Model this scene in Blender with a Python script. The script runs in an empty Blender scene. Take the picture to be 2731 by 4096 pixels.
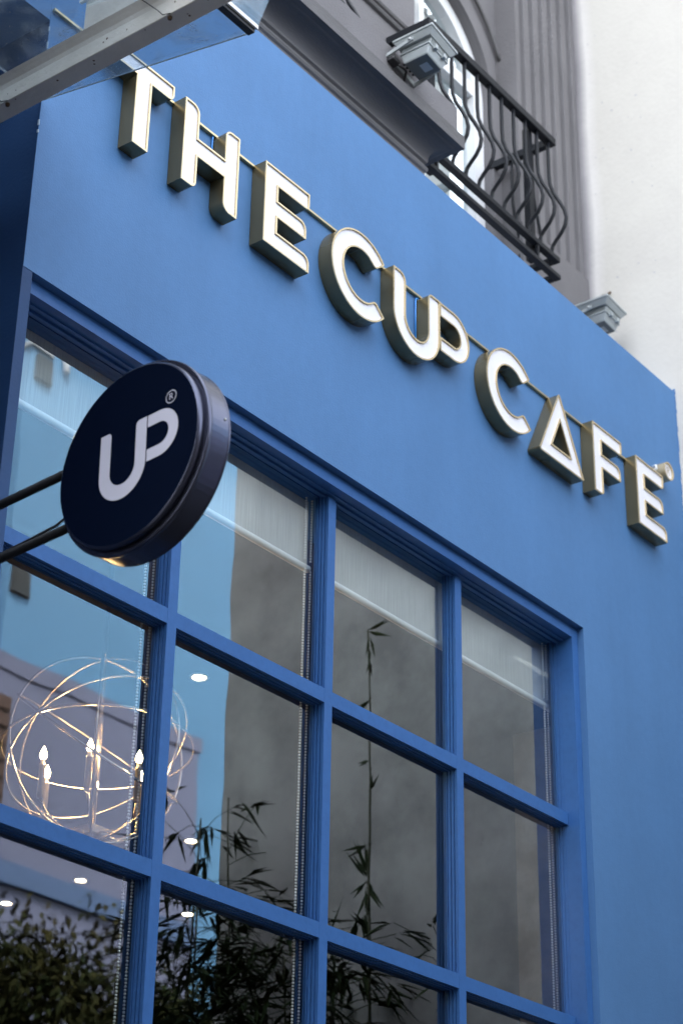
import bpy, bmesh, math, random
from mathutils import Vector, Matrix
from mathutils.geometry import tessellate_polygon
R = math.radians
SC = bpy.context.scene
COL = SC.collection
random.seed(7)

# ------------------------------------------------------------------ camera
cam = bpy.data.cameras.new('camera')
camo = bpy.data.objects.new('camera', cam); COL.objects.link(camo)
cam.sensor_fit = 'VERTICAL'; cam.sensor_height = 36.0; cam.sensor_width = 24.0
cam.lens = 68.465
cam.clip_start = 0.05; cam.clip_end = 600
_rot = Matrix(((0.601723, -0.375268, -0.705056), (-0.798533, -0.264332, -0.540809), (0.016579, 0.888427, -0.458718)))
camo.matrix_world = Matrix.Translation((-4.0804, -3.7847, 1.6)) @ _rot.to_4x4()
cam.dof.use_dof = True; cam.dof.focus_distance = 6.3; cam.dof.aperture_fstop = 3.6
SC.camera = camo

# ------------------------------------------------------------------ sky, sun, exposure
SUN_EL, SUN_AZ = 50.0, 32.0        # azimuth from +Y (behind the cafe) towards -X: the cafe front stands in open shade
w = bpy.data.worlds.new('World'); SC.world = w; w.use_nodes = True
nt = w.node_tree
bg = nt.nodes['Background']
sky = nt.nodes.new('ShaderNodeTexSky'); sky.sky_type = 'NISHITA'
sky.sun_disc = False; sky.sun_elevation = R(SUN_EL); sky.sun_rotation = R(-SUN_AZ)
sky.air_density = 1.0; sky.dust_density = 3.0; sky.ozone_density = 1.0; sky.altitude = 50
hs = nt.nodes.new('ShaderNodeHueSaturation'); hs.inputs['Saturation'].default_value = 0.28    # cloud cover
nt.links.new(sky.outputs[0], hs.inputs['Color']); nt.links.new(hs.outputs[0], bg.inputs[0]); bg.inputs[1].default_value = 0.15
sl = bpy.data.lights.new('sun', 'SUN'); sl.energy = 0.8; sl.angle = R(14); sl.color = (1.0, 0.95, 0.88)
so = bpy.data.objects.new('sun', sl); COL.objects.link(so)
_sd = Vector((-math.sin(R(SUN_AZ)) * math.cos(R(SUN_EL)), math.cos(R(SUN_AZ)) * math.cos(R(SUN_EL)), math.sin(R(SUN_EL))))
so.rotation_euler = _sd.to_track_quat('Z', 'Y').to_euler(); so.location = (0, 0, 30)
SC.view_settings.view_transform = 'Standard'; SC.view_settings.look = 'None'
SC.view_settings.exposure = 3.4; SC.view_settings.gamma = 1.0
SC.view_settings.use_curve_mapping = False
SC.render.engine = 'CYCLES'
SC.cycles.use_denoising = True
SC.cycles.max_bounces = 10; SC.cycles.glossy_bounces = 6; SC.cycles.transparent_max_bounces = 16

# ------------------------------------------------------------------ materials
def mat(name, col, rough=0.6, metal=0.0, var=0.0, vscale=4.0, bump=0.0, bscale=60.0, spec=0.5, col2=None, detail=4.0, stretch=None):
    m = bpy.data.materials.new(name); m.use_nodes = True
    n = m.node_tree; p = n.nodes['Principled BSDF']
    p.inputs['Base Color'].default_value = (*col, 1); p.inputs['Roughness'].default_value = rough
    p.inputs['Metallic'].default_value = metal; p.inputs['Specular IOR Level'].default_value = spec
    tc = n.nodes.new('ShaderNodeTexCoord')
    src = tc.outputs['Object']
    if stretch:
        mp = n.nodes.new('ShaderNodeMapping'); mp.inputs['Scale'].default_value = stretch
        n.links.new(src, mp.inputs[0]); src = mp.outputs[0]
    if var > 0 or col2:
        t = n.nodes.new('ShaderNodeTexNoise'); t.inputs['Scale'].default_value = vscale; t.inputs['Detail'].default_value = detail
        n.links.new(src, t.inputs['Vector'])
        r = n.nodes.new('ShaderNodeValToRGB')
        c2 = col2 if col2 else tuple(c * (1 - var) for c in col)
        r.color_ramp.elements[0].position = 0.35; r.color_ramp.elements[0].color = (*c2, 1)
        r.color_ramp.elements[1].position = 0.65; r.color_ramp.elements[1].color = (*col, 1)
        n.links.new(t.outputs['Fac'], r.inputs[0]); n.links.new(r.outputs[0], p.inputs['Base Color'])
    if bump > 0:
        t2 = n.nodes.new('ShaderNodeTexNoise'); t2.inputs['Scale'].default_value = bscale; t2.inputs['Detail'].default_value = 5
        n.links.new(src, t2.inputs['Vector'])
        b = n.nodes.new('ShaderNodeBump'); b.inputs['Strength'].default_value = bump; b.inputs['Distance'].default_value = 0.01
        n.links.new(t2.outputs['Fac'], b.inputs['Height']); n.links.new(b.outputs[0], p.inputs['Normal'])
    return m

def emit(name, col, s):
    m = bpy.data.materials.new(name); m.use_nodes = True; n = m.node_tree
    p = n.nodes['Principled BSDF']; p.inputs['Base Color'].default_value = (*col, 1)
    p.inputs['Emission Color'].default_value = (*col, 1); p.inputs['Emission Strength'].default_value = s
    return m

def glass_mat(name, tint, gain, base, rough=0.0, wave=0.0, dirt=0.0):
    """thin pane seen from either side: reflection by Fresnel, the rest passes straight through"""
    m = bpy.data.materials.new(name); m.use_nodes = True; n = m.node_tree
    for x in list(n.nodes):
        if x.type != 'OUTPUT_MATERIAL': n.nodes.remove(x)
    out = [x for x in n.nodes if x.type == 'OUTPUT_MATERIAL'][0]
    tr = n.nodes.new('ShaderNodeBsdfTransparent'); tr.inputs[0].default_value = (*tint, 1)
    gl = n.nodes.new('ShaderNodeBsdfGlossy'); gl.inputs['Roughness'].default_value = rough; gl.inputs[0].default_value = (0.93, 0.98, 1.0, 1)
    lw = n.nodes.new('ShaderNodeLayerWeight'); lw.inputs[0].default_value = 0.5
    pw = n.nodes.new('ShaderNodeMath'); pw.operation = 'POWER'; pw.inputs[1].default_value = 4.0
    n.links.new(lw.outputs['Facing'], pw.inputs[0])
    ma = n.nodes.new('ShaderNodeMath'); ma.operation = 'MULTIPLY_ADD'; ma.inputs[1].default_value = gain; ma.inputs[2].default_value = base
    ma.use_clamp = True
    n.links.new(pw.outputs[0], ma.inputs[0])
    mx = n.nodes.new('ShaderNodeMixShader')
    n.links.new(ma.outputs[0], mx.inputs[0]); n.links.new(tr.outputs[0], mx.inputs[1]); n.links.new(gl.outputs[0], mx.inputs[2])
    tc = n.nodes.new('ShaderNodeTexCoord')
    if wave > 0:
        t = n.nodes.new('ShaderNodeTexNoise'); t.inputs['Scale'].default_value = 3.2; t.inputs['Detail'].default_value = 0.5
        n.links.new(tc.outputs['Object'], t.inputs['Vector'])
        b = n.nodes.new('ShaderNodeBump'); b.inputs['Strength'].default_value = wave; b.inputs['Distance'].default_value = 0.01
        n.links.new(t.outputs['Fac'], b.inputs['Height']); n.links.new(b.outputs[0], gl.inputs['Normal'])
    last = mx
    if dirt > 0:
        df = n.nodes.new('ShaderNodeBsdfDiffuse'); df.inputs[0].default_value = (0.6, 0.63, 0.66, 1)
        a = n.nodes.new('ShaderNodeTexNoise'); a.inputs['Scale'].default_value = 5.0; a.inputs['Detail'].default_value = 8; a.inputs['Roughness'].default_value = 0.7
        a.inputs['Distortion'].default_value = 1.5
        n.links.new(tc.outputs['Object'], a.inputs['Vector'])
        r = n.nodes.new('ShaderNodeValToRGB')
        r.color_ramp.elements[0].position = 0.48; r.color_ramp.elements[0].color = (dirt * 0.35,) * 3 + (1,)
        r.color_ramp.elements[1].position = 0.74; r.color_ramp.elements[1].color = (dirt * 2.2,) * 3 + (1,)
        n.links.new(a.outputs['Fac'], r.inputs[0])
        v = n.nodes.new('ShaderNodeTexVoronoi'); v.inputs['Scale'].default_value = 34.0
        n.links.new(tc.outputs['Object'], v.inputs['Vector'])
        r2 = n.nodes.new('ShaderNodeValToRGB')
        r2.color_ramp.elements[0].position = 0.02; r2.color_ramp.elements[0].color = (0.75,) * 3 + (1,)
        r2.color_ramp.elements[1].position = 0.09; r2.color_ramp.elements[1].color = (0, 0, 0, 1)
        n.links.new(v.outputs['Distance'], r2.inputs[0])
        mm = n.nodes.new('ShaderNodeMath'); mm.operation = 'MAXIMUM'
        n.links.new(r.outputs[0], mm.inputs[0]); n.links.new(r2.outputs[0], mm.inputs[1])
        m2 = n.nodes.new('ShaderNodeMixShader')
        n.links.new(mm.outputs[0], m2.inputs[0]); n.links.new(mx.outputs[0], m2.inputs[1]); n.links.new(df.outputs[0], m2.inputs[2])
        last = m2
    n.links.new(last.outputs[0], out.inputs[0])
    return m

BLUE = (0.075, 0.188, 0.385)
M = {}
M['blue'] = mat('blue_wall_paint', BLUE, 0.6, spec=0.25, var=0.07, vscale=2.2, bump=0.10, bscale=140)
M['frame'] = mat('blue_satin_paint', (0.040, 0.130, 0.345), 0.42, spec=0.2, var=0.06, vscale=9, bump=0.05, bscale=90)
M['blueshade'] = mat('blue_paint_shade_darkened', (0.022, 0.065, 0.17), 0.6, spec=0.2, var=0.2, vscale=3, bump=0.1, bscale=90)  # wall blue darkened: shade of the return and recess put into the colour
def overlay(m, scale, lo, p0, p1, stretch=None, detail=8):
    """multiply the base colour by a second noise: blotches, streaks, grime"""
    n = m.node_tree; p = n.nodes['Principled BSDF']; src = p.inputs['Base Color'].links[0].from_socket
    tc = n.nodes.new('ShaderNodeTexCoord'); mp = n.nodes.new('ShaderNodeMapping')
    if stretch: mp.inputs['Scale'].default_value = stretch
    mp.inputs['Location'].default_value = (3.1, 1.7, 5.3)
    t = n.nodes.new('ShaderNodeTexNoise'); t.inputs['Scale'].default_value = scale; t.inputs['Detail'].default_value = detail; t.inputs['Roughness'].default_value = 0.65
    n.links.new(tc.outputs['Object'], mp.inputs[0]); n.links.new(mp.outputs[0], t.inputs['Vector'])
    r = n.nodes.new('ShaderNodeValToRGB'); e = r.color_ramp.elements
    e[0].position = p0; e[0].color = (lo, lo, lo, 1); e[1].position = p1; e[1].color = (1, 1, 1, 1)
    n.links.new(t.outputs['Fac'], r.inputs[0])
    x = n.nodes.new('ShaderNodeMix'); x.data_type = 'RGBA'; x.blend_type = 'MULTIPLY'; x.inputs[0].default_value = 1.0
    n.links.new(src, x.inputs[6]); n.links.new(r.outputs[0], x.inputs[7]); n.links.new(x.outputs[2], p.inputs['Base Color'])
overlay(M['blue'], 26.0, 0.955, 0.35, 0.6)
overlay(M['blue'], 1.6, 0.93, 0.32, 0.62, (3.0, 3.0, 0.5))
overlay(M['blue'], 60.0, 0.80, 0.20, 0.27)
overlay(M['frame'], 40.0, 0.90, 0.30, 0.55)
M['soffit'] = mat('grey_soffit', (0.30, 0.31, 0.32), 0.8, var=0.2, vscale=3)
M['gold'] = mat('brushed_gold_metal', (0.21, 0.172, 0.095), 0.26, 0.65, var=0.10, vscale=6)
M['trim'] = mat('champagne_trim', (0.62, 0.50, 0.30), 0.26, 0.55, var=0.05, vscale=14)
M['acrylic'] = mat('white_acrylic', (0.74, 0.74, 0.78), 0.22, spec=0.5)
M['railgold'] = mat('gold_rail', (0.50, 0.40, 0.22), 0.3, 0.8)
M['ledblue'] = mat('blue_protective_film', (0.05, 0.30, 0.80), 0.3)
M['navy'] = mat('navy_sign_face', (0.0006, 0.0032, 0.0130), 0.6, spec=0.03)
M['navyrim'] = mat('dark_satin_metal', (0.075, 0.082, 0.12), 0.27, 0.8, bump=0.03, bscale=40)
M['logo'] = mat('pale_vinyl', (0.50, 0.50, 0.58), 0.5)
M['black'] = mat('black_painted_iron', (0.008, 0.0095, 0.013), 0.5, spec=0.22, bump=0.1, bscale=80)
M['beam'] = mat('cream_painted_steel', (0.80, 0.78, 0.72), 0.55, var=0.35, vscale=5, col2=(0.64, 0.62, 0.56), bump=0.15, bscale=60, detail=8)
M['rust'] = mat('rusty_steel', (0.10, 0.06, 0.03), 0.8)
M['darkbar'] = mat('black_gasket', (0.02, 0.022, 0.025), 0.5)
M['white'] = mat('white_frame_paint', (0.72, 0.73, 0.74), 0.45, var=0.04)
M['grey'] = mat('grey_stucco', (0.148, 0.143, 0.149), 0.85, var=0.12, vscale=3.5, bump=0.35, bscale=110, detail=8)
M['greyd'] = mat('grey_stucco_cornice', (0.115, 0.112, 0.115), 0.8, var=0.3, vscale=3, bump=0.3, bscale=70, detail=8, stretch=(0.6, 3, 3))
M['flood'] = mat('grey_cast_aluminium', (0.34, 0.37, 0.37), 0.5, 0.15, var=0.12, vscale=14)
M['floodd'] = mat('dark_grey_cover', (0.11, 0.125, 0.125), 0.5)
M['label'] = mat('silver_label', (0.40, 0.42, 0.42), 0.4, 0.4)
M['rubber'] = mat('black_rubber', (0.02, 0.02, 0.022), 0.6)
M['concrete'] = mat('stained_concrete', (0.46, 0.475, 0.45), 0.85, col2=(0.31, 0.30, 0.30), vscale=1.3, bump=0.3, bscale=30, detail=10, stretch=(1, 1, 0.5))
M['curtain'] = mat('grey_curtain', (0.50, 0.52, 0.54), 0.9, var=0.12, vscale=8, stretch=(8, 8, 0.4))
overlay(M['concrete'], 3.0, 0.62, 0.34, 0.60); overlay(M['concrete'], 9.0, 0.45, 0.22, 0.33)
M['asphalt'] = mat('asphalt', (0.022, 0.022, 0.023), 0.9, var=0.2, vscale=20)
M['teal'] = mat('pale_blue_render', (0.074, 0.185, 0.31), 0.85, var=0.10, vscale=0.5, bump=0.1, detail=8)
M['lilac'] = mat('lilac_render', (0.118, 0.128, 0.195), 0.85, var=0.10, vscale=0.6, detail=8)
M['shutter'] = mat('brown_shutter', (0.05, 0.022, 0.012), 0.6)
M['vent'] = mat('dark_louvre', (0.02, 0.026, 0.03), 0.6)
M['louvre'] = mat('grey_louvre_slat', (0.035, 0.045, 0.05), 0.5)
M['leaf'] = mat('bamboo_leaf', (0.026, 0.044, 0.014), 0.8, spec=0.12, col2=(0.013, 0.026, 0.010), vscale=3)
M['leaf2'] = mat('tree_leaf', (0.040, 0.034, 0.012), 0.9, spec=0.05, col2=(0.014, 0.022, 0.008), vscale=2)
M['culm'] = mat('bamboo_culm', (0.05, 0.055, 0.022), 0.4)
M['bark'] = mat('bark', (0.08, 0.06, 0.045), 0.9)
M['dark'] = mat('dark_interior_wall', (0.022, 0.016, 0.012), 0.8, var=0.3, vscale=2)
M['brownwall'] = mat('brown_wood_wall', (0.040, 0.021, 0.009), 0.7, var=0.4, vscale=1.5, stretch=(1, 1, .3))
M['ceil'] = mat('dark_ceiling', (0.022, 0.021, 0.021), 0.8)
M['blindw'] = mat('white_plastic', (0.84, 0.85, 0.86), 0.4)
M['chrome'] = mat('champagne_chrome', (0.60, 0.545, 0.48), 0.27, 1.0)
M['candle'] = mat('ivory_sleeve', (0.50, 0.46, 0.42), 0.3, 0.6)
M['bulb'] = emit('lit_filament_bulb', (1.0, 0.60, 0.24), 42.0)
M['down'] = emit('lit_downlight', (1.0, 0.76, 0.46), 9.0)
M['glass'] = glass_mat('window_glass', (0.78, 0.84, 0.84), 2.5, 0.155, wave=0.05)
M['canopyglass'] = glass_mat('dirty_canopy_glass', (0.74, 0.80, 0.84), 1.1, 0.06, rough=0.06, dirt=0.20)
M['bulbglass'] = M['bulb']

def fabric():
    m = mat('mesh_blind_fabric', (0.66, 0.67, 0.66), 0.8); n = m.node_tree; p = n.nodes['Principled BSDF']
    tc = n.nodes.new('ShaderNodeTexCoord'); mp = n.nodes.new('ShaderNodeMapping'); mp.inputs['Scale'].default_value = (260, 260, 5)
    t = n.nodes.new('ShaderNodeTexNoise'); t.inputs['Scale'].default_value = 1.0; t.inputs['Detail'].default_value = 6
    n.links.new(tc.outputs['Object'], mp.inputs[0]); n.links.new(mp.outputs[0], t.inputs['Vector'])
    r = n.nodes.new('ShaderNodeValToRGB')
    r.color_ramp.elements[0].position = 0.3; r.color_ramp.elements[0].color = (0.50, 0.505, 0.50, 1)
    r.color_ramp.elements[1].position = 0.7; r.color_ramp.elements[1].color = (0.66, 0.665, 0.66, 1)
    n.links.new(t.outputs['Fac'], r.inputs[0]); n.links.new(r.outputs[0], p.inputs['Base Color'])
    p.inputs['Alpha'].default_value = 0.86
    return m
M['fabric'] = fabric()

def cream_wall():
    """cream render with a soot stain along the corner with the grey house and blue paint lapping low down"""
    m = mat('cream_render', (0.56, 0.54, 0.495), 0.85, bump=0.12, bscale=40); n = m.node_tree; p = n.nodes['Principled BSDF']
    g = n.nodes.new('ShaderNodeNewGeometry'); sx = n.nodes.new('ShaderNodeSeparateXYZ'); n.links.new(g.outputs['Position'], sx.inputs[0])
    t = n.nodes.new('ShaderNodeTexNoise'); t.inputs['Scale'].default_value = 1.4; t.inputs['Detail'].default_value = 9; t.inputs['Roughness'].default_value = 0.62
    n.links.new(g.outputs['Position'], t.inputs['Vector'])
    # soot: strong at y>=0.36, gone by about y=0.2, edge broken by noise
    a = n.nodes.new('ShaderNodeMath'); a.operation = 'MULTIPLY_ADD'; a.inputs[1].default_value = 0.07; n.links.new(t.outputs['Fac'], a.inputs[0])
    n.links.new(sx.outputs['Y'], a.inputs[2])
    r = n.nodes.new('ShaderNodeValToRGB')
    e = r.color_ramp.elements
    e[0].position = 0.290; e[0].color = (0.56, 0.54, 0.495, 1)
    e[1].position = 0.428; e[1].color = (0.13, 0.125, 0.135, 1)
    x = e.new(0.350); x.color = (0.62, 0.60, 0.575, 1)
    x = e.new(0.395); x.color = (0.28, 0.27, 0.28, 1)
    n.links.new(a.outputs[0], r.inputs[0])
    # faint grime
    t3 = n.nodes.new('ShaderNodeTexNoise'); t3.inputs['Scale'].default_value = 1.7; t3.inputs['Detail'].default_value = 10; t3.inputs['Roughness'].default_value = 0.75
    n.links.new(g.outputs['Position'], t3.inputs['Vector'])
    r3 = n.nodes.new('ShaderNodeValToRGB'); r3.color_ramp.elements[0].position = 0.36; r3.color_ramp.elements[0].color = (0.93, 0.925, 0.93, 1)
    r3.color_ramp.elements[1].position = 0.56; r3.color_ramp.elements[1].color = (1, 1, 1, 1)
    n.links.new(t3.outputs['Fac'], r3.inputs[0])
    mx = n.nodes.new('ShaderNodeMix'); mx.data_type = 'RGBA'; mx.blend_type = 'MULTIPLY'; mx.inputs[0].default_value = 1.0
    n.links.new(r.outputs[0], mx.inputs[6]); n.links.new(r3.outputs[0], mx.inputs[7])
    n.links.new(mx.outputs[2], p.inputs['Base Color'])
    return m
M['cream'] = cream_wall()

# ------------------------------------------------------------------ mesh helpers
class MB:
    def __init__(s): s.v = []; s.f = []; s.sm = []
    def face(s, pts, smooth=False):
        b = len(s.v); s.v += [tuple(p) for p in pts]; s.f.append(tuple(range(b, b + len(pts)))); s.sm.append(smooth)
    def box(s, x0, x1, y0, y1, z0, z1):
        b = len(s.v)
        s.v += [(x0, y0, z0), (x1, y0, z0), (x1, y1, z0), (x0, y1, z0), (x0, y0, z1), (x1, y0, z1), (x1, y1, z1), (x0, y1, z1)]
        for q in ((0, 3, 2, 1), (4, 5, 6, 7), (0, 1, 5, 4), (1, 2, 6, 5), (2, 3, 7, 6), (3, 0, 4, 7)):
            s.f.append(tuple(b + i for i in q)); s.sm.append(False)
        return s
    def hexa(s, p):
        b = len(s.v); s.v += [tuple(q) for q in p]
        for q in ((0, 3, 2, 1), (4, 5, 6, 7), (0, 1, 5, 4), (1, 2, 6, 5), (2, 3, 7, 6), (3, 0, 4, 7)):
            s.f.append(tuple(b + i for i in q)); s.sm.append(False)
        return s
    def extr(s, prof, axis, a, b, smooth=False, caps=True):
        """profile of 2D points swept straight along an axis; prof coords fill the other two axes in order"""
        def P(u, v, t):
            return {0: (t, u, v), 1: (u, t, v), 2: (u, v, t)}[axis]
        n = len(prof); k = len(s.v)
        s.v += [P(u, v, a) for u, v in prof] + [P(u, v, b) for u, v in prof]
        for i in range(n):
            j = (i + 1) % n
            s.f.append((k + i, k + j, k + n + j, k + n + i)); s.sm.append(smooth)
        if caps:
            tri = tessellate_polygon([[Vector((u, v, 0)) for u, v in prof]])
            for t in tri:
                s.f.append((k + t[0], k + t[1], k + t[2])); s.sm.append(False)
                s.f.append((k + n + t[2], k + n + t[1], k + n + t[0])); s.sm.append(False)
        return s
    def tube(s, path, r, n=8, closed=False, caps=True):
        path = [Vector(p) for p in path]; m = len(path); k = len(s.v)
        rr = r if isinstance(r, (list, tuple)) else [r] * m
        up = Vector((0, 0, 1)); prev = None
        for i, p in enumerate(path):
            if closed: t = path[(i + 1) % m] - path[i - 1]
            else: t = path[min(i + 1, m - 1)] - path[max(i - 1, 0)]
            t.normalize()
            if prev is None:
                ref = up if abs(t.z) < 0.9 else Vector((1, 0, 0)); a = t.cross(ref).normalized()
            else:
                a = (prev - t * prev.dot(t)).normalized()
            prev = a; b = t.cross(a)
            for j in range(n):
                th = 2 * math.pi * j / n
                s.v.append(tuple(p + (a * math.cos(th) + b * math.sin(th)) * rr[i]))
        for i in range(m if closed else m - 1):
            for j in range(n):
                a0 = k + i * n + j; a1 = k + i * n + (j + 1) % n; i2 = (i + 1) % m
                s.f.append((a0, a1, k + i2 * n + (j + 1) % n, k + i2 * n + j)); s.sm.append(True)
        if caps and not closed:
            s.f.append(tuple(k + j for j in reversed(range(n)))); s.sm.append(False)
            s.f.append(tuple(k + (m - 1) * n + j for j in range(n))); s.sm.append(False)
        return s
    def lathe(s, prof, n=48, axis='X', c=(0, 0, 0), creases=(), caps=True):
        """prof: (along, radius)"""
        k0 = len(s.v)
        for (t, r) in prof:
            for j in range(n):
                th = 2 * math.pi * j / n; u, v = r * math.cos(th), r * math.sin(th)
                q = {'X': (t, u, v), 'Y': (u, t, v), 'Z': (u, v, t)}[axis]
                s.v.append((c[0] + q[0], c[1] + q[1], c[2] + q[2]))
        for i in range(len(prof) - 1):
            for j in range(n):
                s.f.append((k0 + i * n + j, k0 + i * n + (j + 1) % n, k0 + (i + 1) * n + (j + 1) % n, k0 + (i + 1) * n + j)); s.sm.append(i not in creases)
        if caps and prof[0][1] > 1e-6: s.f.append(tuple(k0 + j for j in reversed(range(n)))); s.sm.append(False)
        if caps and prof[-1][1] > 1e-6: s.f.append(tuple(k0 + (len(prof) - 1) * n + j for j in range(n))); s.sm.append(False)
        return s
    def mesh(s, name, m=None, off=(0, 0, 0), weld=False, recalc=True):
        me = bpy.data.meshes.new(name)
        me.from_pydata([(x - off[0], y - off[1], z - off[2]) for x, y, z in s.v], [], s.f)
        me.polygons.foreach_set('use_smooth', s.sm)
        if weld or recalc:
            bm = bmesh.new(); bm.from_mesh(me)
            if weld: bmesh.ops.remove_doubles(bm, verts=bm.verts, dist=1e-5)
            if recalc: bmesh.ops.recalc_face_normals(bm, faces=bm.faces)
            bm.to_mesh(me); bm.free()
        me.update()
        if m: me.materials.append(m)
        return me
    def build(s, name, m, parent=None, off=(0, 0, 0), bevel=0.0, **kw):
        if parent is not None and off == (0, 0, 0): off = origin(parent)
        o = bpy.data.objects.new(name, s.mesh(name, m, off, **kw)); COL.objects.link(o)
        if parent is not None: o.parent = parent
        else: o.location = off
        if bevel > 0:
            b = o.modifiers.new('bevel', 'BEVEL'); b.width = bevel; b.segments = 2; b.limit_method = 'ANGLE'; b.angle_limit = R(40)
        return o

def origin(o):
    v = Vector((0, 0, 0))
    while o is not None: v = v + Vector(o.location); o = o.parent
    return tuple(v)

def tag(o, label=None, cat=None, group=None, kind=None):
    if label: o['label'] = label
    if cat: o['category'] = cat
    if group: o['group'] = group
    if kind: o['kind'] = kind
    return o

def thing(name, loc, label, cat, group=None):
    o = bpy.data.objects.new(name, None); COL.objects.link(o); o.location = loc; o.empty_display_size = 0.1
    return tag(o, label, cat, group)

def B(*a): return MB().box(*a)

def copy_part(o, parent, delta):
    c = o.copy(); COL.objects.link(c); c.parent = parent; c.location = Vector(o.location) + Vector(delta); return c

# ------------------------------------------------------------------ ground
tag(B(-60, 60, -60, 60, -0.3, 0).build('ground', M['asphalt']), 'dark street surface in front of the blue cafe', 'ground', kind='structure')

# ------------------------------------------------------------------ the blue cafe front
XL, XR = -0.83, 3.41
YF, YS = -0.08, -0.05            # fascia plane, window surround plane; the mullion faces are at y = 0
ZH, ZT = 4.903, 6.526
WR = 2.413
cafe = thing('cafe_front', (1.2, 0, 0), 'blue painted cafe shopfront under the sign letters, with a large gridded window', 'building')
f = MB()
f.box(XL, XR, YF, 0.30, ZH, ZT)                       # fascia above the window
f.box(WR, XR, YF, 0.0575, 0.0, ZH)                      # right pier
f.build('fascia_wall', M['blue'], cafe, weld=False)
f = MB(); f.box(-5.0, XL - 0.001, YF, 0.30, 5.85, ZT); f.build('entrance_lintel', M['blue'], cafe)
f = MB(); f.box(XL - 0.0008, XL + 0.04, YF + 0.001, 0.9, 0.0, 5.848); f.build('return_wall', M['blueshade'], cafe)
f = MB(); f.box(-5.0, XL - 0.002, 0.9, 1.0, 0.0, 5.86); f.build('recess_wall', M['blueshade'], cafe)
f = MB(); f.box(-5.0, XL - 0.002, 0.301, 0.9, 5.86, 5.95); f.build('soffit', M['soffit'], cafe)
MB().box(-2.62, -2.42, -0.20, 0.899, 0, 5.848).build('shade_pier', M['blueshade'], cafe)  # unseen pier added to cut light from the left
# peeling paint along the corner
rnd = random.Random(3); c = MB(); z = 5.40
while z < 6.5:
    h = rnd.uniform(0.005, 0.03); ww = rnd.uniform(0.0004, 0.0018)
    if rnd.random() < 0.4: c.box(XL - 0.0025, XL + ww, YF - 0.0022, YF + 0.004, z, z + h)
    z += h + rnd.uniform(0.0, 0.03)
tag(c.build('chipped_edge', mat('bare_plaster', (0.45, 0.52, 0.60), 0.9), cafe), kind='stuff')
# window surround (one step back from the fascia)
SX0, SX1 = XL + 0.0005, WR
ix0, ix1, iz1 = -0.784, 2.368, 4.853
s = MB()
s.box(SX0 + 0.041, WR, YS, 0.29, iz1, ZH - 0.0005)
s.build('surround_head', M['frame'], cafe)
MB().box(SX0, ix0, YS, 0.0578, 0.6, ZH - 0.0008).build('surround_jamb', M['frame'], cafe)
MB().box(ix1, WR - 0.0005, YS, 0.0578, 0.6, iz1 - 0.0005).build('surround_jamb', M['frame'], cafe)
s = MB()                                              # thin lines where the head lining steps
for yy, dz in ((-0.012, 0.006), (0.014, 0.010)): s.box(ix0 + 0.0005, ix1 - 0.0005, yy, yy + 0.012, iz1 - dz, iz1 - 0.0002)
s.build('head_lining_strip', M['frame'], cafe)

win = thing('window_group', (0.8, 0, 3), 'x', 'x')
bpy.data.objects.remove(win)
win = B(ix0 + 0.0003, ix1 - 0.0003, -0.004, 0.08, 0.80, 0.86).build('window', M['frame'], cafe)   # its sill carries the rest
MUL = [0.0, 0.8, 1.6]
RAIL = [4.0786, 3.2719, 2.465, 1.658]
mw, rh = 0.0215, 0.0255
for x in MUL:
    MB().extr([(x - mw, 0.0), (x + mw, 0.0), (x + mw, 0.012), (x + mw - .006, 0.0121), (x + mw - .006, 0.058), (x - mw + .006, 0.058), (x - mw + .006, 0.0121), (x - mw, 0.012)], 2, 0.86, iz1 - 0.0105).build('mullion', M['frame'], win)
edges = [ix0] + [q for x in MUL for q in (x - mw, x + mw)] + [ix1]
bays = [(edges[i], edges[i + 1]) for i in range(0, 8, 2)]
zed = [iz1] + [q for z in RAIL for q in (z + rh, z - rh)] + [0.86]
rows = [(zed[i + 1], zed[i]) for i in range(0, len(zed), 2)]
for a, b in bays:
    for z in RAIL:
        MB().extr([(0.0005, z - rh), (0.0005, z + rh), (0.012, z + rh), (0.0121, z + rh - .006), (0.058, z + rh - .006), (0.058, z - rh + .006), (0.0121, z - rh + .006), (0.012, z - rh)], 0, a + 0.0003, b - 0.0003).build('rail', M['frame'], win)
def bead(a, b, z0, z1):
    lv = [(0, .0123), (-.005, .0124), (-.005, .0158), (.0015, .0162), (.0015, .0255), (-.005, .0258), (-.005, .0295), (.0025, .030), (.0025, .0395), (-.003, .0397), (-.003, .0435), (.0035, .044), (.0035, .058)]
    m = MB()
    L = [[(a + d, y, z0 + d), (b - d, y, z0 + d), (b - d, y, z1 - d), (a + d, y, z1 - d)] for d, y in lv]
    for i in range(len(L) - 1):
        for j in range(4):
            k = (j + 1) % 4; m.face([L[i][j], L[i][k], L[i + 1][k], L[i + 1][j]])
    return m
for ri, (z0, z1) in enumerate(rows):
    for bi, (a, b) in enumerate(bays):
        if z1 < 1.7: continue
        bead(a + 0.0002, b - 0.0002, z0 + 0.0002, z1 - 0.0002).build('glazing_bead', M['frame'], win, recalc=False)
        m = MB(); d = 0.004; m.face([(a + d, 0.047, z0 + d), (b - d, 0.047, z0 + d), (b - d, 0.047, z1 - d), (a + d, 0.047, z1 - d)])
        m.build('pane', M['glass'], win, recalc=False)

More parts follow.
